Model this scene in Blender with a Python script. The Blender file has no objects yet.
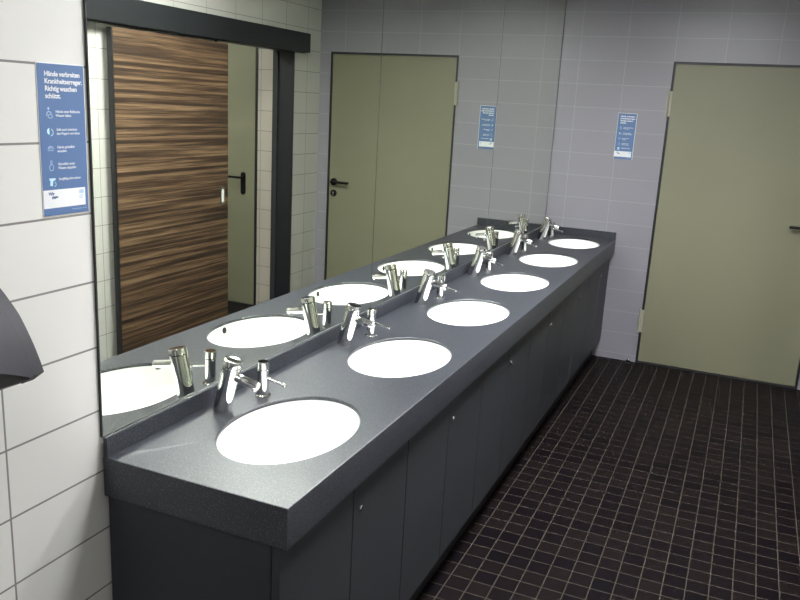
import bpy, bmesh, math, random
from mathutils import Vector, Matrix
random.seed(7)
SC = bpy.context.scene
COL = SC.collection
PI = math.pi

# ------------------------------------------------------------------ sizes (metres)
D = 0.502          # worktop depth
H = 0.8445         # worktop height
L = 4.29           # far wall
T = 0.0976         # worktop front height
BS = 0.894         # top of the backsplash
W = 1.862          # right wall
YN = -2.55         # near wall
ZC = 2.62          # ceiling
WT = 0.165         # right wall thickness
VY = 4.045         # far wall of the anteroom
VX = 3.75
PITCH = 0.716
SINK_Y = [0.377 + PITCH * i for i in range(6)]
SX, SA, SB = 0.283, 0.238, 0.163   # basin centre x, half length, half width

# ------------------------------------------------------------------ materials
def new_mat(name):
    m = bpy.data.materials.new(name); m.use_nodes = True
    nt = m.node_tree
    return m, nt, nt.nodes['Principled BSDF']

def simple(name, col, rough=0.5, metal=0.0, spec=0.5, noise=0.0, nscale=300.0):
    m, nt, b = new_mat(name)
    b.inputs['Base Color'].default_value = (*col, 1)
    b.inputs['Roughness'].default_value = rough
    b.inputs['Metallic'].default_value = metal
    b.inputs['Specular IOR Level'].default_value = spec
    if noise:
        tc = nt.nodes.new('ShaderNodeTexCoord'); n = nt.nodes.new('ShaderNodeTexNoise')
        n.inputs['Scale'].default_value = nscale; n.inputs['Detail'].default_value = 3
        mx = nt.nodes.new('ShaderNodeMix'); mx.data_type = 'RGBA'
        mx.inputs['A'].default_value = (*[c * (1 - noise) for c in col], 1)
        mx.inputs['B'].default_value = (*[min(1, c * (1 + noise)) for c in col], 1)
        nt.links.new(tc.outputs['Object'], n.inputs['Vector'])
        nt.links.new(n.outputs['Fac'], mx.inputs['Factor'])
        nt.links.new(mx.outputs['Result'], b.inputs['Base Color'])
    return m

def tile_mat(name, ax, ox, oz, bw, rh, c1, c2, grout, joint, rough, az='Z', bump=0.25, spec=0.5):
    """ceramic tiles laid in a stacked grid, in world metres"""
    m, nt, b = new_mat(name)
    g = nt.nodes.new('ShaderNodeNewGeometry'); s = nt.nodes.new('ShaderNodeSeparateXYZ')
    nt.links.new(g.outputs['Position'], s.inputs[0])
    def sub(o, v):
        n = nt.nodes.new('ShaderNodeMath'); n.operation = 'SUBTRACT'
        nt.links.new(s.outputs[o], n.inputs[0]); n.inputs[1].default_value = v - 100 * (bw if o == ax else rh)
        return n.outputs[0]
    c = nt.nodes.new('ShaderNodeCombineXYZ')
    nt.links.new(sub(ax, ox), c.inputs[0]); nt.links.new(sub(az, oz), c.inputs[1])
    br = nt.nodes.new('ShaderNodeTexBrick'); br.offset = 0; br.squash = 1
    br.inputs['Scale'].default_value = 1
    br.inputs['Brick Width'].default_value = bw; br.inputs['Row Height'].default_value = rh
    br.inputs['Mortar Size'].default_value = joint / 2; br.inputs['Mortar Smooth'].default_value = 0.15
    br.inputs['Color1'].default_value = (*c1, 1); br.inputs['Color2'].default_value = (*c2, 1)
    br.inputs['Mortar'].default_value = (*grout, 1)
    nt.links.new(c.outputs[0], br.inputs['Vector'])
    nt.links.new(br.outputs['Color'], b.inputs['Base Color'])
    b.inputs['Specular IOR Level'].default_value = spec
    rm = nt.nodes.new('ShaderNodeMapRange')
    rm.inputs['To Min'].default_value = rough; rm.inputs['To Max'].default_value = 0.9
    nt.links.new(br.outputs['Fac'], rm.inputs['Value']); nt.links.new(rm.outputs[0], b.inputs['Roughness'])
    no = nt.nodes.new('ShaderNodeTexNoise'); no.inputs['Scale'].default_value = 18
    nt.links.new(g.outputs['Position'], no.inputs['Vector'])
    ad = nt.nodes.new('ShaderNodeMath'); ad.operation = 'MULTIPLY_ADD'
    nt.links.new(no.outputs['Fac'], ad.inputs[0]); ad.inputs[1].default_value = 0.25
    inv = nt.nodes.new('ShaderNodeMath'); inv.operation = 'SUBTRACT'; inv.inputs[0].default_value = 1
    nt.links.new(br.outputs['Fac'], inv.inputs[1]); nt.links.new(inv.outputs[0], ad.inputs[2])
    bp = nt.nodes.new('ShaderNodeBump'); bp.inputs['Strength'].default_value = bump; bp.inputs['Distance'].default_value = 0.002
    nt.links.new(ad.outputs[0], bp.inputs['Height']); nt.links.new(bp.outputs[0], b.inputs['Normal'])
    return m

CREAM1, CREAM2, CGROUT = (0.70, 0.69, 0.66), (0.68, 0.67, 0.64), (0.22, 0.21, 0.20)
GREY1, GREY2, GGROUT = (0.252, 0.244, 0.275), (0.243, 0.235, 0.265), (0.335, 0.325, 0.345)
M = {}
M['tile_left'] = tile_mat('cream_wall_tile_left', 'Y', 0.050, 0.045, 0.305, 0.1525, CREAM1, CREAM2, CGROUT, 0.005, 0.3)
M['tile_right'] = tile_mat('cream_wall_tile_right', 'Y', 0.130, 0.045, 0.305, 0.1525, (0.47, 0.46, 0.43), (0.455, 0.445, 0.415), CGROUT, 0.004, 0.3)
M['tile_far'] = tile_mat('grey_wall_tile', 'X', 0.125, 0.045, 0.305, 0.1525, GREY1, GREY2, GGROUT, 0.0045, 0.35)
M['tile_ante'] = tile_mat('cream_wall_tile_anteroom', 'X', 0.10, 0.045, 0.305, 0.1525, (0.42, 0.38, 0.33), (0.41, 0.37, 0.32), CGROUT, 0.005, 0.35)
M['floor'] = tile_mat('dark_floor_tile', 'X', 0.488, 2.164, 0.0801, 0.0801, (0.0085, 0.0056, 0.0058), (0.0034, 0.0023, 0.0036), (0.056, 0.048, 0.039), 0.0042, 0.5, az='Y', bump=0.3, spec=0.06)
M['ceiling'] = simple('white_ceiling_paint', (0.52, 0.52, 0.52), 0.9)
M['cabinet'] = simple('dark_grey_laminate', (0.0370, 0.0395, 0.0460), 0.45, spec=0.25, noise=0.08, nscale=40)
M['cabinet_edge'] = simple('black_carcass_board', (0.012, 0.012, 0.013), 0.6)
M['plinth'] = simple('black_plinth_board', (0.006, 0.006, 0.007), 0.6)
M['ceramic'] = simple('white_glazed_ceramic', (0.91, 0.92, 0.90), 0.12)
M['hole'] = simple('dark_overflow_recess', (0.01, 0.01, 0.01), 0.7)
M['chrome'] = simple('polished_chrome', (0.80, 0.80, 0.79), 0.06, 1.0)
M['steel'] = simple('brushed_steel', (0.62, 0.62, 0.62), 0.25, 1.0)
M['green'] = simple('pale_green_door_lacquer', (0.200, 0.195, 0.130), 0.5, noise=0.03, nscale=4)
M['hinge'] = simple('pale_hinge_lacquer', (0.33, 0.32, 0.25), 0.45)
M['frame'] = simple('anthracite_steel_paint', (0.012, 0.013, 0.016), 0.45)
M['rail'] = simple('anthracite_rail_cover', (0.013, 0.014, 0.016), 0.45, spec=0.3)
M['black'] = simple('black_plastic', (0.006, 0.006, 0.006), 0.5, spec=0.2)
M['gasket'] = simple('dark_rubber_gasket', (0.02, 0.02, 0.022), 0.7)
M['dispenser'] = simple('dark_grey_satin_plastic', (0.044, 0.043, 0.051), 0.55, spec=0.25, noise=0.05, nscale=500)
M['dispenser_dark'] = simple('charcoal_plastic', (0.030, 0.029, 0.033), 0.5)
M['white_plastic'] = simple('white_print', (0.78, 0.79, 0.80), 0.5)
M['poster'] = simple('blue_poster_print', (0.088, 0.165, 0.335), 0.5)
M['poster_light'] = simple('pale_blue_print', (0.42, 0.55, 0.74), 0.5)
M['poster_cyan'] = simple('bright_cyan_print', (0.55, 0.80, 0.90), 0.5)
M['poster_navy'] = simple('navy_print', (0.04, 0.10, 0.26), 0.5)
M['mirror_edge'] = simple('dark_mirror_edge', (0.03, 0.035, 0.035), 0.4)
M['dark_metal'] = simple('lamp_frame_white', (0.6, 0.6, 0.6), 0.5)

def mirror_mat():
    m, nt, b = new_mat('silvered_mirror_glass')
    b.inputs['Base Color'].default_value = (0.85, 0.89, 0.80, 1)
    b.inputs['Metallic'].default_value = 1; b.inputs['Roughness'].default_value = 0
    return m
M['mirror'] = mirror_mat()

def worktop_mat():
    m, nt, b = new_mat('speckled_grey_solid_surface')
    tc = nt.nodes.new('ShaderNodeTexCoord')
    n1 = nt.nodes.new('ShaderNodeTexNoise'); n1.inputs['Scale'].default_value = 330; n1.inputs['Detail'].default_value = 2
    n2 = nt.nodes.new('ShaderNodeTexVoronoi'); n2.inputs['Scale'].default_value = 210
    r1 = nt.nodes.new('ShaderNodeValToRGB')
    r1.color_ramp.elements[0].position = 0.35; r1.color_ramp.elements[0].color = (0.0060, 0.0070, 0.0105, 1)
    r1.color_ramp.elements[1].position = 0.72; r1.color_ramp.elements[1].color = (0.046, 0.051, 0.067, 1)
    r2 = nt.nodes.new('ShaderNodeValToRGB')
    r2.color_ramp.elements[0].position = 0.10; r2.color_ramp.elements[0].color = (0.30, 0.31, 0.34, 1)
    r2.color_ramp.elements[1].position = 0.24; r2.color_ramp.elements[1].color = (0, 0, 0, 1)
    ad = nt.nodes.new('ShaderNodeMix'); ad.data_type = 'RGBA'; ad.blend_type = 'ADD'; ad.inputs['Factor'].default_value = 0.5
    nt.links.new(tc.outputs['Object'], n1.inputs['Vector']); nt.links.new(tc.outputs['Object'], n2.inputs['Vector'])
    nt.links.new(n1.outputs['Fac'], r1.inputs[0]); nt.links.new(n2.outputs['Distance'], r2.inputs[0])
    nt.links.new(r1.outputs[0], ad.inputs['A']); nt.links.new(r2.outputs[0], ad.inputs['B'])
    nt.links.new(ad.outputs['Result'], b.inputs['Base Color'])
    b.inputs['Roughness'].default_value = 0.40; b.inputs['Specular IOR Level'].default_value = 0.62
    return m
M['worktop'] = worktop_mat()

def wood_mat():
    m, nt, b = new_mat('striped_zebrano_veneer')
    tc = nt.nodes.new('ShaderNodeTexCoord')
    mp = nt.nodes.new('ShaderNodeMapping'); mp.inputs['Scale'].default_value = (1.0, 0.24, 19.0)
    nt.links.new(tc.outputs['Object'], mp.inputs['Vector'])
    n1 = nt.nodes.new('ShaderNodeTexNoise'); n1.inputs['Scale'].default_value = 2.2
    n1.inputs['Detail'].default_value = 7; n1.inputs['Roughness'].default_value = 0.62; n1.inputs['Distortion'].default_value = 0.25
    nt.links.new(mp.outputs[0], n1.inputs['Vector'])
    mp2 = nt.nodes.new('ShaderNodeMapping'); mp2.inputs['Scale'].default_value = (1.0, 2.5, 170.0)
    nt.links.new(tc.outputs['Object'], mp2.inputs['Vector'])
    n2 = nt.nodes.new('ShaderNodeTexNoise'); n2.inputs['Scale'].default_value = 1.5; n2.inputs['Detail'].default_value = 4
    nt.links.new(mp2.outputs[0], n2.inputs['Vector'])
    cb = nt.nodes.new('ShaderNodeMath'); cb.operation = 'MULTIPLY_ADD'; cb.inputs[1].default_value = 0.40
    nt.links.new(n2.outputs['Fac'], cb.inputs[0]); nt.links.new(n1.outputs['Fac'], cb.inputs[2])
    cr = nt.nodes.new('ShaderNodeValToRGB'); e = cr.color_ramp.elements
    e[0].position = 0.57; e[0].color = (0.020, 0.012, 0.008, 1)
    e[1].position = 0.87; e[1].color = (0.190, 0.122, 0.070, 1)
    k = e.new(0.67); k.color = (0.042, 0.023, 0.013, 1)
    k = e.new(0.75); k.color = (0.104, 0.062, 0.034, 1)
    nt.links.new(cb.outputs[0], cr.inputs[0]); nt.links.new(cr.outputs[0], b.inputs['Base Color'])
    b.inputs['Roughness'].default_value = 0.5
    return m
M['wood'] = wood_mat()

def emit_mat(name, col, s):
    m, nt, b = new_mat(name)
    b.inputs['Base Color'].default_value = (0.8, 0.8, 0.8, 1)
    b.inputs['Emission Color'].default_value = (*col, 1); b.inputs['Emission Strength'].default_value = s
    return m
LIGHT_MAIN, FILL_NEAR, LIGHT_ANTE = 27.0, 17.0, 12.0
M['glow_main'] = emit_mat('lit_diffuser', (0.975, 0.985, 1.0), LIGHT_MAIN)
M['fill_glow_near'] = emit_mat('added_fill_diffuser', (0.975, 0.985, 1.0), FILL_NEAR)  # glow of the fill panel added for the near left wall
M['fill_glow_end'] = emit_mat('added_dim_fill_diffuser', (0.975, 0.985, 1.0), 5.5)  # weak fill glow, added for the cabinet end face
M['glow_ante'] = emit_mat('lit_diffuser_anteroom', (0.975, 0.985, 1.0), LIGHT_ANTE)

# ------------------------------------------------------------------ mesh helpers
def BM(): return bmesh.new()

def box(bm, x0, x1, y0, y1, z0, z1, bev=0.0, seg=2):
    v = [bm.verts.new(p) for p in ((x0, y0, z0), (x1, y0, z0), (x1, y1, z0), (x0, y1, z0),
                                   (x0, y0, z1), (x1, y0, z1), (x1, y1, z1), (x0, y1, z1))]
    f = [bm.faces.new([v[i] for i in q]) for q in ((3, 2, 1, 0), (4, 5, 6, 7), (0, 1, 5, 4), (1, 2, 6, 5), (2, 3, 7, 6), (3, 0, 4, 7))]
    if bev:
        es = list({e for q in f for e in q.edges})
        bmesh.ops.bevel(bm, geom=es, offset=bev, segments=seg, affect='EDGES', clamp_overlap=True)

def lathe(bm, prof, mat=Matrix(), n=40, cap0=True, cap1=True, sx=1.0, sy=1.0):
    """prof: (radius, height) list around local z"""
    rings = []
    for r, z in prof:
        rings.append([bm.verts.new(mat @ Vector((r * sx * math.cos(2 * PI * k / n), r * sy * math.sin(2 * PI * k / n), z))) for k in range(n)])
    for a, c in zip(rings, rings[1:]):
        for k in range(n):
            bm.faces.new((a[k], a[(k + 1) % n], c[(k + 1) % n], c[k]))
    if cap0: bm.faces.new(list(reversed(rings[0])))
    if cap1: bm.faces.new(rings[-1])
    return rings

def prism(bm, pts, mat, depth):
    """extrude a closed outline (in local xy) by depth along local z"""
    a = [bm.verts.new(mat @ Vector((x, y, 0))) for x, y in pts]
    b = [bm.verts.new(mat @ Vector((x, y, depth))) for x, y in pts]
    bm.faces.new(list(reversed(a))); bm.faces.new(b)
    n = len(pts)
    for k in range(n):
        bm.faces.new((a[k], a[(k + 1) % n], b[(k + 1) % n], b[k]))

def frame_to(p, d, up=Vector((0, 0, 1))):
    """matrix whose local z runs along d, origin p"""
    z = Vector(d).normalized()
    if abs(z.dot(up)) > 0.99: up = Vector((1, 0, 0))
    x = up.cross(z).normalized(); y = z.cross(x)
    m = Matrix((x, y, z)).transposed().to_4x4(); m.translation = Vector(p)
    return m

def obj(name, bm, mats, parent=None, smooth=35, loc=None):
    bmesh.ops.recalc_face_normals(bm, faces=bm.faces)
    me = bpy.data.meshes.new(name); bm.to_mesh(me); bm.free()
    for m in (mats if isinstance(mats, (list, tuple)) else [mats]): me.materials.append(m)
    if smooth:
        for p in me.polygons: p.use_smooth = True
        me.set_sharp_from_angle(angle=math.radians(smooth))
    o = bpy.data.objects.new(name, me); COL.objects.link(o)
    if parent: o.parent = parent
    if loc: o.location = loc
    return o

def tag(o, label=None, cat=None, group=None, kind=None):
    if label: o['label'] = label
    if cat: o['category'] = cat
    if group: o['group'] = group
    if kind: o['kind'] = kind
    return o

def thing(name, label, cat, loc=(0, 0, 0), rz=0.0, group=None, kind=None):
    o = bpy.data.objects.new(name, None); COL.objects.link(o)
    o.empty_display_size = 0.05; o.location = loc; o.rotation_euler = (0, 0, rz)
    return tag(o, label, cat, group, kind)

def copy_tree(o, parent=None):
    c = o.copy(); COL.objects.link(c)
    if parent: c.parent = parent
    for ch in list(o.children): copy_tree(ch, c)
    return c

ORD = ['nearest', 'second', 'third', 'fourth', 'fifth', 'farthest']

# ------------------------------------------------------------------ setting
def struct(name, bm, m, label, cat, smooth=0):
    return tag(obj(name, bm, m, smooth=smooth), label, cat, kind='structure')

bm = BM(); box(bm, -0.12, VX + 0.1, YN - 0.1, L + 0.15, -0.08, 0)
struct('floor', bm, M['floor'], 'floor of small square dark brown tiles with light joints', 'floor')
bm = BM(); box(bm, -0.12, VX + 0.1, YN - 0.1, L + 0.15, ZC, ZC + 0.1)
struct('ceiling', bm, M['ceiling'], 'plain white painted ceiling over the washroom', 'ceiling')
bm = BM(); box(bm, -0.12, -0.006, YN - 0.1, L + 0.15, 0, ZC)
struct('wall_left', bm, M['tile_left'], 'cream tiled wall carrying the mirrors and the worktop', 'wall')
DX0, DX1, DZ = 0.734, 1.768, 2.035
bm = BM(); box(bm, -0.006, DX0, L, L + 0.15, 0, ZC); box(bm, DX1, W + WT, L, L + 0.15, 0, ZC); box(bm, DX0, DX1, L, L + 0.15, DZ, ZC)
struct('wall_far', bm, M['tile_far'], 'grey tiled end wall around the pale green door', 'wall')
OY0, OY1, OZ = 2.96, 3.905, 2.03
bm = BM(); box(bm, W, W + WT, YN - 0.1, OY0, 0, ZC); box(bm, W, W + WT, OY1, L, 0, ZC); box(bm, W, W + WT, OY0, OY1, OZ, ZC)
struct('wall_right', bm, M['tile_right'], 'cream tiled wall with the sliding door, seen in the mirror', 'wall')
bm = BM(); box(bm, -0.006, W, YN - 0.1, YN, 0, ZC)
struct('wall_near', bm, M['tile_far'], 'grey tiled wall at the near end of the washroom', 'wall')
EX0, EX1 = 2.262, 3.33
bm = BM(); box(bm, W + WT, EX0, VY, VY + 0.1, 0, ZC); box(bm, EX1, VX + 0.1, VY, VY + 0.1, 0, ZC); box(bm, EX0, EX1, VY, VY + 0.1, 2.12, ZC)
struct('wall_anteroom', bm, M['tile_ante'], 'cream tiled wall beyond the open sliding door', 'wall')
bm = BM(); box(bm, VX, VX + 0.1, 2.0, VY, 0, ZC)
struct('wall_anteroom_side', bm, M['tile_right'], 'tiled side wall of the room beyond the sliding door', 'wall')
bm = BM(); box(bm, W + WT, VX + 0.1, 1.9, 2.0, 0, ZC)
struct('wall_anteroom_near', bm, M['tile_ante'], 'tiled near wall of the room beyond the sliding door', 'wall')

# ------------------------------------------------------------------ hinged doors
def lever(bm, m, length, sgn, r=0.0095):
    """a lever handle: neck out of the door (local -y), then a bar along x"""
    lathe(bm, [(r, 0), (r, 0.045)], m @ frame_to((0, 0, 0), (0, -1, 0)), 16)
    lathe(bm, [(r * .6, -0.010), (r, -0.006), (r, length - 0.006), (r * .6, length)], m @ frame_to((0, -0.045, 0), (sgn, 0, 0)), 16)

def hinged_door(name, label, x0, x1, zt, yw, handle_x, hs, plate):
    """leaf inside a dark steel frame; hinges on the side away from the handle"""
    r = thing(name, label, 'door', ((x0 + x1) / 2, yw, 0), kind='structure')
    cx = (x0 + x1) / 2; a, b = x0 - cx, x1 - cx
    bm = BM(); g = 0.022 if plate else 0.014
    box(bm, a, a + g, -0.003, 0.09, 0, zt); box(bm, b - g, b, -0.003, 0.09, 0, zt); box(bm, a + g, b - g, -0.003, 0.09, zt - g, zt)
    obj('door_frame', bm, M['frame'], r, 0)
    bm = BM(); box(bm, a + g, b - g, 0.0, 0.09, -0.0, 0.012)
    obj('threshold', bm, M['gasket'], r, 0)
    bm = BM(); box(bm, a + g + 0.002, b - g - 0.002, 0.001, 0.05, 0.014, zt - g - 0.002, 0.002)
    leaf = obj('door_leaf', bm, M['green'], r)
    hx = a if hs < 0 else b         # hs: direction the lever points, towards the hinges
    for z in (0.219, 1.686):
        bm = BM(); lathe(bm, [(0.0085, 0), (0.0085, 0.168)], Matrix.Translation((hx + (-0.0065 if hs < 0 else 0.0065), -0.006, z)), 16)
        box(bm, hx - 0.016, hx + 0.016, -0.004, 0.001, z + 0.004, z + 0.164)
        obj('hinge', bm, M['hinge'], r)
    px = handle_x - cx
    bm = BM(); m = Matrix.Translation((px, 0, 1.045 if plate else 1.055))
    if plate:
        pts = [(0.021 * math.cos(t), (0.0 if t < PI else -0.135) + 0.021 * math.sin(t)) for t in [2 * PI * k / 24 for k in range(24)]]
        prism(bm, pts, Matrix(((1, 0, 0, px), (0, 0, -1, 0.001), (0, 1, 0, 1.065), (0, 0, 0, 1))), 0.009)
    else:
        lathe(bm, [(0.027, 0), (0.027, 0.008), (0.024, 0.010)], m @ frame_to((0, 0.001, 0), (0, -1, 0)), 32)
    hd = obj('door_handle', bm, M['black'], r)
    bm = BM(); lever(bm, m, 0.135 if plate else 0.150, hs)
    obj('lever', bm, M['black'], hd)
    if not plate:
        bm = BM(); lathe(bm, [(0.027, 0), (0.027, 0.008), (0.024, 0.010)], frame_to((px, 0.001, 0.964), (0, -1, 0)), 32)
        kh = obj('keyhole_rosette', bm, M['black'], r)
        bm = BM(); lathe(bm, [(0.0085, 0), (0.0085, 0.004)], frame_to((px, -0.008, 0.968), (0, -1, 0)), 20)
        box(bm, px - 0.005, px + 0.005, -0.012, -0.008, 0.946, 0.965)
        obj('lock_cylinder', bm, M['steel'], kh)
    return r
hinged_door('door_1', 'pale green door in the grey tiled end wall, black lever handle', DX0, DX1, DZ, L, 1.708, -1, False)
hinged_door('door_2', 'pale green door beyond the sliding door, seen in the mirror', EX0, EX1, 2.12, VY, 2.392, 1, True)

# backing behind the leaves
bm = BM(); box(bm, DX0 - 0.05, DX1 + 0.05, L + 0.15, L + 0.18, 0, DZ + 0.05)
struct('wall_far_backing', bm, M['gasket'], 'dark lining closing the far side of the end wall door', 'wall')
bm = BM(); box(bm, EX0 - 0.05, EX1 + 0.05, VY + 0.1, VY + 0.13, 0, 2.17)
struct('wall_anteroom_backing', bm, M['gasket'], 'dark lining closing the far side of the anteroom door', 'wall')

# ------------------------------------------------------------------ sliding door on the right wall
r = thing('sliding_door', 'striped brown wood sliding door hanging open on the right wall', 'sliding door', (W - 0.06, 2.495, 0))
bm = BM(); box(bm, 0, 0.030, -0.478, 0.52, 0.012, 1.985, 0.0015)
obj('door_panel', bm, M['wood'], r)
bm = BM(); box(bm, -0.002, 0.031, -0.490, -0.478, 0.012, 1.985, 0.002)
obj('edge_profile', bm, M['frame'], r)
bm = BM()
pts = [(0.5 * .045 * (1 if abs(math.cos(t)) < 1e-9 else 1) * math.cos(t), (0.035 if math.sin(t) >= 0 else -0.035) + 0.0225 * math.sin(t)) for t in [2 * PI * k / 24 for k in range(24)]]
prism(bm, pts, Matrix(((0, 0, -1, 0.0005), (1, 0, 0, 0.458), (0, 1, 0, 1.045), (0, 0, 0, 1))), 0.004)
pl = obj('pull_plate', bm, M['steel'], r)
bm = BM()
prism(bm, [(x * .55, z * .75) for x, z in pts], Matrix(((0, 0, -1, -0.003), (1, 0, 0, 0.458), (0, 1, 0, 1.045), (0, 0, 0, 1))), 0.001)
obj('finger_recess', bm, M['dark_metal'], pl)

r = thing('door_rail', 'long dark grey rail cover above the wooden sliding door', 'door rail', (W, 2.7, 2.0))
bm = BM(); box(bm, -0.085, -0.0045, -1.2, 1.29, 0.003, 0.136, 0.002)
obj('rail_cover', bm, M['rail'], r)
bm = BM(); box(bm, -0.058, -0.026, -1.18, 1.27, -0.002, 0.003)
obj('running_track', bm, M['frame'], r)

r = thing('door_lining', 'dark steel lining around the doorway beside the wooden sliding door', 'door frame', (W, (OY0 + OY1) / 2, 0))
hy = (OY1 - OY0) / 2
bm = BM(); box(bm, -0.004, WT + 0.004, hy - 0.018, hy + 0.002, 0, OZ); obj('jamb', bm, M['frame'], r, 0)
bm = BM(); box(bm, WT - 0.045, WT - 0.01, hy - 0.03, hy - 0.018, 0, OZ - 0.03); obj('rubber_seal', bm, M['gasket'], r, 0)
bm = BM(); box(bm, -0.004, WT + 0.004, -hy - 0.002, -hy + 0.018, 0, OZ); obj('jamb', bm, M['frame'], r, 0)
bm = BM(); box(bm, -0.004, WT + 0.004, -hy + 0.018, hy - 0.018, OZ - 0.02, OZ + 0.002); obj('lintel', bm, M['frame'], r, 0)

# ------------------------------------------------------------------ mirrors
for i, (a, b, lab) in enumerate(((0.0028, 1.4270, 'frameless wall mirror, nearest panel, reflecting the wooden sliding door'),
                                 (1.4315, 2.8965, 'middle frameless mirror panel, between the two vertical mirror seams'),
                                 (2.9025, L - 0.011, 'farthest mirror panel, against the grey tiled end wall'))):
    bm = BM(); box(bm, -0.006, 0.0, a, b, BS + 0.001, 2.58)
    o = obj('wall_mirror', bm, [M['mirror'], M['mirror_edge']], None, 0)
    for p in o.data.polygons: p.material_index = 0 if p.normal.x > 0.9 else 1
    tag(o, lab, 'mirror', 'mirror panels over the worktop')

for i, (a, b, lab) in enumerate(((0.0, 0.0028, 'dark joint at the near edge of the mirrors'), (1.4270, 1.4315, 'dark vertical joint between the nearest and middle mirror panels'),
                                 (2.8965, 2.9025, 'dark vertical joint between the middle and farthest mirror panels'), (L - 0.011, L, 'dark vertical joint in the corner of mirror and end wall'))):
    bm = BM(); box(bm, -0.006, -0.0008 if i in (1, 2) else 0.0, a, b, BS + 0.001, 2.58)
    struct('trim_%d' % (i + 1), bm, M['mirror_edge'], lab, 'trim')

# ------------------------------------------------------------------ worktop with six oval cut-outs
def rect_pt(t, x0, x1, y0, y1, cx, cy):
    dx, dy = math.cos(t), math.sin(t)
    ks = []
    if dx > 1e-9: ks.append((x1 - cx) / dx)
    if dx < -1e-9: ks.append((x0 - cx) / dx)
    if dy > 1e-9: ks.append((y1 - cy) / dy)
    if dy < -1e-9: ks.append((y0 - cy) / dy)
    k = min(ks); return (cx + dx * k, cy + dy * k)

bm = BM()
TH = 0.010
cells = [0.0] + [(SINK_Y[i] + SINK_Y[i + 1]) / 2 for i in range(5)] + [L]
e = 0.003
for i, cy in enumerate(SINK_Y):
    y0, y1 = cells[i], cells[i + 1]
    if i == 0: y0 += e
    x0, x1 = 0.0, D - e
    angs = [2 * PI * k / 96 for k in range(96)]
    for qx, qy in ((x0, y0), (x1, y0), (x1, y1), (x0, y1)):
        angs.append(math.atan2(qy - cy, qx - SX) % (2 * PI))
    angs = sorted(set(round(a, 6) for a in angs))
    inn, low, mid, out = [], [], [], []
    for t in angs:
        k = 1 / math.sqrt((math.cos(t) / SB) ** 2 + (math.sin(t) / SA) ** 2)
        x, y = SX + k * math.cos(t), cy + k * math.sin(t)
        nx, ny = math.cos(t), math.sin(t)
        mid.append(bm.verts.new((x + nx * .0025, y + ny * .0025, H))); inn.append(bm.verts.new((x, y, H - .0025)))
        low.append(bm.verts.new((x, y, H - TH)))
        ox, oy = rect_pt(t, x0, x1, y0, y1, SX, cy); out.append(bm.verts.new((ox, oy, H)))
    n = len(angs)
    for k in range(n):
        q = (k + 1) % n
        bm.faces.new((mid[k], out[k], out[q], mid[q])); bm.faces.new((inn[k], mid[k], mid[q], inn[q])); bm.faces.new((low[k], inn[k], inn[q], low[q]))
bmesh.ops.remove_doubles(bm, verts=bm.verts, dist=1e-5)
# rounded front and end arrises with aprons behind them
def strip(pts):
    vs = [bm.verts.new(p) for p in pts]
    return vs
prof = [(e, 0.0), (0.0009, -0.0009), (0.0, -e), (0.0, -T), (0.024, -T), (0.024, -TH)]   # (inset, dz)
A = [bm.verts.new((D - i_, i_, H + z)) for i_, z in prof]
Bf = [bm.verts.new((D - i_, L, H + z)) for i_, z in prof]
Cn = [bm.verts.new((0.0, i_, H + z)) for i_, z in prof]
for k in range(len(prof) - 1):
    bm.faces.new((A[k], A[k + 1], Bf[k + 1], Bf[k])); bm.faces.new((A[k], A[k + 1], Cn[k + 1], Cn[k]))
bmesh.ops.remove_doubles(bm, verts=bm.verts, dist=1e-5)
wt = obj('worktop', bm, M['worktop'], None, 30)
tag(wt, 'long speckled dark grey worktop with six oval basin cut-outs', 'worktop')
bm = BM(); box(bm, 0.0, 0.011, 0.0005, L - 0.012, H - 0.001, BS, 0.002)
obj('backsplash', bm, M['worktop'], wt)
bm = BM(); box(bm, 0.0, D, L - 0.012, L, H - 0.001, BS + 0.003, 0.002)
obj('backsplash', bm, M['worktop'], wt)

# ------------------------------------------------------------------ basins
def make_basin():
    r = thing('washbasin', '', 'washbasin', (SX, SINK_Y[0], H - TH - 0.14))
    dep = 0.14
    bm = BM()
    sb = SB / SA
    prof_in = [(1.10, dep), (1.012, dep)]
    for k in range(1, 15):
        t = k / 14
        prof_in.append((1.012 * (math.cos(t * PI / 2) ** 0.55) if t < 1 else 0.09, dep - (dep - 0.012) * math.sin(t * PI / 2) ** 1.0))
    prof_in = [(max(a, 0.09), z) for a, z in prof_in]
    prof_out = [(0.09, 0.0)] + [(max(a + 0.035, .12), max(0, z - 0.012)) for a, z in reversed(prof_in[2:-1])] + [(1.10, dep - 0.012)]
    lathe(bm, [(a * SA, z) for a, z in prof_in] + [(a * SA, z) for a, z in prof_out], n=72, cap0=False, cap1=False, sx=sb, sy=1.0)
    # close the loop between the outer lip and the rim
    rim = [v for v in bm.verts]
    n = 72
    first, last = rim[:n], rim[-n:]
    for k in range(n): bm.faces.new((last[k], last[(k + 1) % n], first[(k + 1) % n], first[k]))
    obj('bowl', bm, M['ceramic'], r, 60)
    bm = BM(); lathe(bm, [(0.023, 0), (0.023, 0.004), (0.017, 0.006), (0.014, 0.003), (0.004, 0.003)], Matrix.Translation((0, 0, 0.009)), 32)
    obj('drain', bm, M['chrome'], r)
    nx = SB * 0.995
    bm = BM(); lathe(bm, [(0.0125, 0), (0.0125, 0.004)], frame_to((nx + 0.003, 0, dep - 0.020), (-1, 0, 0.15)), 24)
    obj('overflow_hole', bm, M['hole'], r)
    return r
def place_all(proto, base, dy, labels, group):
    for i in range(6):
        o = proto if i == 0 else copy_tree(proto)
        o.location = (base[0], SINK_Y[i] + dy, base[2])
        tag(o, labels[i], None, group)
lab = ['white oval basin nearest the camera, set under the dark worktop'] + \
      ['white oval basin, %s from the near end of the worktop' % w for w in ('second', 'third', 'fourth', 'fifth')] + \
      ['farthest white oval basin, beside the grey tiled end wall']
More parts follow.
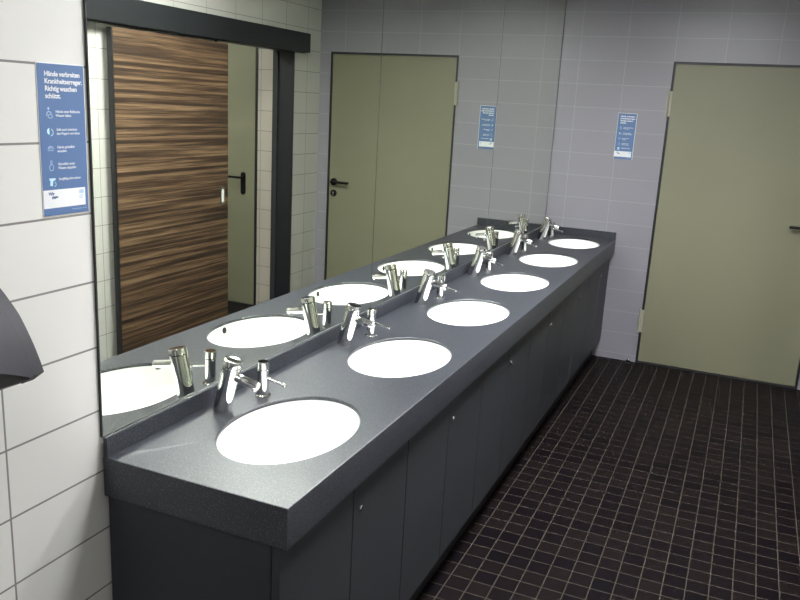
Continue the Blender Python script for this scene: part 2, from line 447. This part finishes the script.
place_all(make_basin(), (SX, 0, H - TH - 0.14), 0.0, lab, 'washbasins in the worktop')

# ------------------------------------------------------------------ taps
def make_tap():
    r = thing('basin_tap', '', 'tap', (0.058, 0, H))
    ax = Vector((0.036, 0, 0.150)); hgt = ax.length; R = 0.0255
    up = frame_to((0, 0, 0), ax)
    bm = BM()
    n = 40
    d = ax.normalized()
    # body: cylinder leaning towards the basin, its foot cut level with the worktop
    foot, ringa = [], []
    for k in range(n):
        p = up @ Vector((R * math.cos(2 * PI * k / n), R * math.sin(2 * PI * k / n), 0))
        foot.append(bm.verts.new(p - d * (p.z / d.z)))
    bm.faces.new(list(reversed(foot)))
    prev = foot
    for rr, z in ((R, 0.03), (R, hgt - 0.0205), (R - 0.0025, hgt - 0.0195)):
        ring = [bm.verts.new(up @ Vector((rr * math.cos(2 * PI * k / n), rr * math.sin(2 * PI * k / n), z))) for k in range(n)]
        for k in range(n): bm.faces.new((prev[k], prev[(k + 1) % n], ring[(k + 1) % n], ring[k]))
        prev = ring
    bm.faces.new(prev)
    obj('body', bm, M['chrome'], r)
    bm = BM(); h0 = hgt - 0.0170
    lathe(bm, [(R - 0.0025, h0 - 0.0018), (R, h0 - 0.0008), (R, hgt - 0.003), (R - 0.0009, hgt - 0.0009), (R - 0.003, hgt), (R - 0.008, hgt - 0.0006)], up, n)
    obj('push_cap', bm, M['chrome'], r)
    bm = BM(); st = d * (hgt - 0.046)
    sd = Vector((0.99, 0, -0.19)).normalized()
    lathe(bm, [(0.0130, 0.010), (0.0130, 0.030), (0.0124, 0.089), (0.0114, 0.091)], frame_to(st, sd), 28)
    sp = obj('spout', bm, M['chrome'], r)
    bm = BM(); lathe(bm, [(0.0080, 0), (0.0080, 0.004)], frame_to(st + sd * 0.079 + Vector((0, 0, -0.0110)), (-0.19, 0, -0.98)), 20)
    obj('aerator', bm, M['steel'], sp)
    return r
lab = ['chrome push tap with leaning body at the basin nearest the camera'] + \
      ['chrome push tap with leaning body at the %s basin from the near end' % w for w in ('second', 'third', 'fourth', 'fifth')] + \
      ['chrome push tap at the farthest basin, beside the end wall']
place_all(make_tap(), (0.058, 0, H), 0.008, lab, 'leaning chrome taps')

def make_soap():
    r = thing('soap_dispenser', '', 'soap dispenser', (0.092, 0, H))
    bm = BM(); lathe(bm, [(0.0225, 0), (0.0225, 0.003), (0.0165, 0.004), (0.0165, 0.078), (0.0152, 0.079)], n=32)
    obj('body', bm, M['chrome'], r)
    bm = BM(); lathe(bm, [(0.0155, 0.080), (0.0172, 0.0812), (0.0172, 0.101), (0.0155, 0.1032)], n=32)
    obj('pump_head', bm, M['chrome'], r)
    bm = BM(); m = frame_to((0, 0, 0.056), (0.985, 0, -0.17))
    lathe(bm, [(0.0042, 0.010), (0.0038, 0.066)], m, 14)
    s = obj('nozzle', bm, M['chrome'], r)
    bm = BM(); lathe(bm, [(0.0036, 0.064), (0.0062, 0.067), (0.0062, 0.076), (0.0045, 0.078)], m, 16)
    obj('nozzle_tip', bm, M['chrome'], s)
    return r
lab = ['small upright chrome soap dispenser beside the tap nearest the camera'] + \
      ['small upright chrome soap dispenser right of the %s tap from the near end' % w for w in ('second', 'third', 'fourth', 'fifth')] + \
      ['small upright chrome soap dispenser beside the farthest tap']
place_all(make_soap(), (0.092, 0, H), 0.156, lab, 'chrome soap dispensers')

# ------------------------------------------------------------------ base cabinets
UW = (L - 0.012) / 6
def make_unit():
    r = thing('base_cabinet', '', 'cabinet', (0, 0, 0.13))
    t = 0.016; zt = H - T - 0.13 - 0.004; xf = 0.456
    bm = BM()
    box(bm, 0.002, xf, 0.0, t, 0, zt, .0008); box(bm, 0.002, xf, UW - t - 0.0006, UW - 0.0006, 0, zt, .0008)
    box(bm, 0.002, xf, t, UW - t - 0.0006, 0, t); box(bm, 0.002, 0.010, t, UW - t - 0.0006, t, zt - 0.12)
    obj('carcass', bm, M['cabinet'], r, 0)
    for a, b in ((0.0015, UW / 2 - 0.0015), (UW / 2 + 0.0015, UW - 0.0015)):
        bm = BM(); box(bm, xf + 0.002, xf + 0.022, a, b, 0.0, zt - 0.004, .001)
        dr = obj('cabinet_door', bm, M['cabinet'], r)
    bm = BM(); lathe(bm, [(0.0085, 0), (0.0085, 0.002), (0.0065, 0.0045), (0.0022, 0.0048), (0.002, 0.003)], frame_to((xf + 0.022, UW / 2 + 0.045, 0.515), (1, 0, 0)), 24)
    obj('lock', bm, M['steel'], dr)
    return r
lab = ['dark grey base cabinet nearest the camera, under the first basin'] + \
      ['dark grey base cabinet under the %s basin from the near end' % w for w in ('second', 'third', 'fourth', 'fifth')] + \
      ['dark grey base cabinet under the farthest basin, against the end wall']
proto = make_unit()
for i in range(6):
    o = proto if i == 0 else copy_tree(proto)
    o.location = (0, 0.010 + UW * i, 0.13); tag(o, lab[i], None, 'base cabinets under the worktop')
bm = BM(); box(bm, 0.38, 0.43, 0.03, L, 0, 0.1295); box(bm, 0.002, 0.38, 0.03, 0.046, 0, 0.1295)
tag(obj('cabinet_plinth', bm, M['plinth'], None, 0), 'recessed black plinth under the row of dark cabinets', 'plinth')

# ------------------------------------------------------------------ paper towel dispenser on the left wall
r = thing('towel_dispenser', 'dark grey curved dispenser on the cream tiles below the blue poster', 'dispenser', (-0.006, -0.49, 1.16))
PX = [(0.004, 0.250), (0.040, 0.222), (0.075, 0.197), (0.112, 0.171), (0.135, 0.150), (0.157, 0.126), (0.182, 0.086), (0.199, 0.052), (0.207, 0.032)]
def smooth_profile(p, n=6):
    out = []
    for i in range(len(p) - 1):
        p0 = p[max(i - 1, 0)]; p1 = p[i]; p2 = p[i + 1]; p3 = p[min(i + 2, len(p) - 1)]
        for k in range(n):
            t = k / n
            out.append(tuple(0.5 * (2 * p1[c] + (p2[c] - p0[c]) * t + (2 * p0[c] - 5 * p1[c] + 4 * p2[c] - p3[c]) * t * t + (3 * p1[c] - p0[c] - 3 * p2[c] + p3[c]) * t ** 3) for c in (0, 1)))
    out.append(p[-1]); return out
SP = smooth_profile(PX)
hw = 0.154
MY = Matrix(((1, 0, 0, 0), (0, 0, 1, 0), (0, 1, 0, 0), (0, 0, 0, 1)))     # local xy outline -> x,z ; extrude along y
for s in (-1, 1):
    bm = BM()
    out = SP + [(0.180, 0.012), (0.004, 0.002)]
    prism(bm, out, Matrix.Translation((0, (hw - 0.024) if s > 0 else -hw, 0)) @ MY, 0.024)
    obj('end_cap', bm, M['dispenser'], r)
# front cover between the end caps, its lower edge arched
bm = BM(); cols = []
w2 = hw - 0.024
NY = 24
for j in range(NY + 1):
    y = -w2 + 2 * w2 * j / NY
    arch = 0.026 + 0.036 * (1 - (y / w2) ** 2)
    col_ = [p for p in SP if p[1] > arch + 0.002]
    cols.append((y, arch))
NP = 44
def at_h(z):
    for (xa, za), (xb, zb) in zip(SP, SP[1:]):
        if za >= z >= zb:
            k = (za - z) / max(za - zb, 1e-9); return xa + (xb - xa) * k
    return SP[-1][0]
grid = []
for y, arch in cols:
    row = []
    for k in range(NP + 1):
        z = 0.2495 + (arch - 0.2495) * (k / NP)
        row.append(bm.verts.new((at_h(z) - 0.0002, y, z)))
    row.append(bm.verts.new((at_h(arch) - 0.012, y, arch)))
    grid.append(row)
for a, b in zip(grid, grid[1:]):
    for k in range(len(a) - 1): bm.faces.new((a[k], a[k + 1], b[k + 1], b[k]))
obj('front_cover', bm, M['dispenser'], r, 50)
bm = BM()
inner = [(0.004, 0.16), (0.15, 0.10), (0.178, 0.080), (0.192, 0.045), (0.192, 0.022), (0.178, 0.013), (0.004, 0.004)]
prism(bm, inner, Matrix.Translation((0, -w2, 0)) @ MY, 2 * w2)
obj('towel_tray', bm, M['dispenser_dark'], r, 30)
bm = BM(); box(bm, 0.0, 0.004, -hw, hw, 0.0, 0.25); obj('back_plate', bm, M['dispenser_dark'], r, 0)

# ------------------------------------------------------------------ posters
def text_bm(bm, s, x, z, size, y, bold=0.0, depth=0.0):
    cu = bpy.data.curves.new('t', 'FONT'); cu.body = s; cu.size = size; cu.offset = bold; cu.resolution_u = 2
    cu.space_character = 0.95
    o = bpy.data.objects.new('t', cu); COL.objects.link(o)
    dg = bpy.context.evaluated_depsgraph_get(); dg.update()
    me = bpy.data.meshes.new_from_object(o.evaluated_get(dg))
    me.transform(Matrix(((1, 0, 0, x), (0, 0, -1, y), (0, 1, 0, z), (0, 0, 0, 1))))
    bm.from_mesh(me); bpy.data.meshes.remove(me)
    bpy.data.objects.remove(o); bpy.data.curves.remove(cu)
def blob(bm, pts, y):
    vs = [bm.verts.new((x, y, z)) for x, z in pts]; bm.faces.new(vs)
def disc(bm, cx, cz, rx, rz, y, a0=0, a1=2 * PI, n=18, inner=0.0):
    if inner:
        a = [bm.verts.new((cx + rx * math.cos(a0 + (a1 - a0) * k / n), y, cz + rz * math.sin(a0 + (a1 - a0) * k / n))) for k in range(n + 1)]
        b = [bm.verts.new((cx + rx * inner * math.cos(a0 + (a1 - a0) * k / n), y, cz + rz * inner * math.sin(a0 + (a1 - a0) * k / n))) for k in range(n + 1)]
        for k in range(n): bm.faces.new((a[k], a[k + 1], b[k + 1], b[k]))
    else:
        blob(bm, [(cx + rx * math.cos(a0 + (a1 - a0) * k / n), cz + rz * math.sin(a0 + (a1 - a0) * k / n)) for k in range(n if a1 - a0 > 6.2 else n + 1)], y)

def make_poster():
    r = thing('hygiene_poster', '', 'poster', (0, 0, 0))
    w, h = 0.1190, 0.300
    bm = BM(); box(bm, -w / 2 - 0.0018, w / 2 + 0.0025, -0.0015, 0, 0.0, h + 0.002)
    obj('backing_plate', bm, M['white_plastic'], r, 0)
    bm = BM(); box(bm, -w / 2, w / 2, -0.0022, -0.0015, 0, h)
    obj('blue_panel', bm, M['poster'], r, 0)
    bm = BM(); box(bm, -w / 2, w / 2 - 0.008, -0.0025, -0.0022, 0.0150, 0.0520)
    lp = obj('logo_strip', bm, M['white_plastic'], r, 0)
    y = -0.0027
    bm = BM()
    for i, s in enumerate(('Hände verbreiten', 'Krankheitserreger.', 'Richtig waschen', 'schützt.')):
        text_bm(bm, s, -w / 2 + 0.0165, 0.2765 - 0.0142 * i, 0.0136, y, 0.00035)
    obj('heading', bm, M['white_plastic'], r, 0)
    lines = [('Hände unter fließendes', 'Wasser halten'), ('Seife auch zwischen', 'den Fingern verreiben'), ('Hände gründlich', 'einseifen'), ('Gründlich unter', 'Wasser abspülen'), ('Sorgfältig abtrocknen',)]
    zs = [0.2045, 0.1690, 0.1340, 0.1000, 0.0700]
    for z, ln in zip(zs, lines):
        bm = BM()
        for k, s in enumerate(ln): text_bm(bm, s, -w / 2 + 0.041, z - 0.0078 * k + 0.001, 0.0073, y, 0.0001)
        obj('instruction', bm, M['white_plastic'], r, 0)
    def icon(kind, z, m):
        bm = BM(); x = -w / 2 + 0.024
        if kind == 0:      # drop over an open hand
            disc(bm, x - .001, z + .009, .0022, .0030, y); disc(bm, x, z - .002, .0065, .0060, y, PI * .05, PI * 1.2, 18, .72)
            disc(bm, x + .003, z - .006, .0062, .0042, y, 0, 2 * PI, 18, .75)
        elif kind == 1:    # hand with soap
            disc(bm, x - .001, z, .0060, .0066, y, PI * .5, PI * 1.5); disc(bm, x + .002, z - .002, .0068, .0075, y, -PI * .5, PI * .4, 16, .8)
        elif kind == 2:    # rubbing hands
            disc(bm, x, z, .0075, .0060, y, 0, PI, 16, .78); disc(bm, x - .001, z - .001, .0042, .0046, y, 0, PI, 16, .7); blob(bm, [(x - .0075, z - .0035), (x + .0075, z - .0035), (x + .0075, z - .0025), (x - .0075, z - .0025)], y)
        elif kind == 3:    # bottle-like pair of hands under a tap
            disc(bm, x, z - .003, .0060, .0068, y, 0, 2 * PI, 18, .8); disc(bm, x, z + .008, .0028, .0034, y, 0, 2 * PI, 14, .65)
        else:              # towel over hands
            blob(bm, [(x - .0085, z + .0075), (x + .0085, z + .0075), (x + .0085, z + .0040), (x + .0020, z + .0010), (x + .0005, z - .0085), (x - .0060, z - .0070), (x - .0050, z + .0015)], y)
            disc(bm, x + .006, z - .005, .0040, .0045, y, -PI * .6, PI * .5, 12, .7)
        obj('icon', bm, m, r, 0)
    for k, z in enumerate(zs): icon(k, z - (0.0 if k < 4 else 0.002), M['poster_light'] if k not in (1, 4) else M['poster_cyan'])
    bm = BM(); text_bm(bm, 'Wir', -w / 2 + 0.013, 0.0410, 0.0092, -0.0027, .0004); text_bm(bm, 'gegen', -w / 2 + 0.021, 0.0350, 0.0072, -0.0027, .0004)
    obj('logo', bm, M['poster_navy'], lp, 0)
    bm = BM(); box(bm, w / 2 - 0.024, w / 2 - 0.0125, -0.0028, -0.0025, 0.040, 0.0475)
    for k in range(3): box(bm, w / 2 - 0.024, w / 2 - 0.0145 - .001 * k, -0.0028, -0.0025, 0.0355 - .003 * k, 0.0367 - .003 * k)
    obj('emblem', bm, M['poster_light'], lp, 0)
    bm = BM(); text_bm(bm, 'www.wir-gegen-viren.de', w / 2 - 0.046, 0.0075, 0.0042, y)
    obj('small_print', bm, M['poster_light'], r, 0)
    return r
po = make_poster()
po.location = (-0.006, -0.0690, 1.424); po.rotation_euler = (0, 0, PI / 2)
tag(po, 'blue hand washing poster on cream tiles left of the mirror', None, 'hand washing posters')
p2 = copy_tree(po); p2.location = (0.484, L, 1.395); p2.rotation_euler = (0, 0, 0)
tag(p2, 'blue hand washing poster on the grey end wall left of the green door', None, 'hand washing posters')

# ------------------------------------------------------------------ door stop on the floor
r = thing('door_stop', 'tiny chrome door stop on the floor at the corner of the end wall door', 'door stop', (0.690, 4.238, 0))
bm = BM(); lathe(bm, [(0.015, 0), (0.015, 0.004), (0.010, 0.006), (0.010, 0.026), (0.007, 0.030)], n=24); obj('post', bm, M['steel'], r)
bm = BM(); lathe(bm, [(0.0102, 0.010), (0.0145, 0.011), (0.0145, 0.020), (0.0102, 0.021)], n=24); obj('rubber_ring', bm, M['black'], r)

# ------------------------------------------------------------------ ceiling lights and added fill panels
def ceiling_light(x, y, sx, sy, mat, lab):
    r = thing('ceiling_light', lab, 'ceiling light', (x, y, ZC), group='ceiling lights')
    bm = BM(); f = 0.025
    box(bm, -sx / 2 - f, -sx / 2, -sy / 2 - f, sy / 2 + f, -0.070, 0); box(bm, sx / 2, sx / 2 + f, -sy / 2 - f, sy / 2 + f, -0.070, 0)
    box(bm, -sx / 2, sx / 2, -sy / 2 - f, -sy / 2, -0.070, 0); box(bm, -sx / 2, sx / 2, sy / 2, sy / 2 + f, -0.070, 0)
    obj('lamp_housing', bm, M['dark_metal'], r, 0)
    bm = BM(); box(bm, -sx / 2, sx / 2, -sy / 2, sy / 2, -0.014, -0.001)
    obj('diffuser', bm, mat, r, 0)
ceiling_light(0.90, 2.10, 0.55, 0.55, M['glow_main'], 'square ceiling light over the far half of the washroom')
ceiling_light(0.95, 0.85, 0.55, 0.55, M['fill_glow_near'], 'added square fill light over the near half of the worktop')  # unseen fill panel, added to brighten the left wall near the camera
ceiling_light(0.95, -1.60, 0.55, 0.55, M['fill_glow_end'], 'added weak square fill light, unseen, behind the near end of the worktop')  # unseen panel added to lift the dark cabinet end and lower left wall
ceiling_light(2.85, 3.0, 0.5, 0.5, M['glow_ante'], 'square ceiling light in the room beyond the sliding door')

# ------------------------------------------------------------------ camera
cam = bpy.data.cameras.new('camera'); co = bpy.data.objects.new('camera', cam); COL.objects.link(co)
yaw, pitch, roll, fpx = 0.4014, -0.2420, 0.0544, 798.67
cy_, sy_, cp, sp_ = math.cos(yaw), math.sin(yaw), math.cos(pitch), math.sin(pitch)
F = Vector((-sy_ * cp, cy_ * cp, sp_)); Rr = Vector((cy_, sy_, 0)); U = Rr.cross(F)
R2 = Rr * math.cos(roll) + U * math.sin(roll); U2 = -Rr * math.sin(roll) + U * math.cos(roll)
mw = Matrix((R2, U2, -F)).transposed().to_4x4(); mw.translation = Vector((1.2916, -1.3180, 1.6859))
co.matrix_world = mw
cam.sensor_fit = 'HORIZONTAL'; cam.sensor_width = 36; cam.lens = fpx * 36 / 800; cam.clip_start = 0.02
SC.camera = co

# ------------------------------------------------------------------ world and view
wd = bpy.data.worlds.new('world'); SC.world = wd; wd.use_nodes = True
wd.node_tree.nodes['Background'].inputs[0].default_value = (0.02, 0.02, 0.02, 1)
SC.view_settings.view_transform = 'Standard'; SC.view_settings.look = 'None'
SC.view_settings.gamma = 1; SC.view_settings.use_curve_mapping = False
SC.view_settings.exposure = 1.8
SC.cycles.caustics_reflective = True; SC.cycles.blur_glossy = 0.3
SC.cycles.max_bounces = 12; SC.cycles.glossy_bounces = 8; SC.cycles.diffuse_bounces = 5
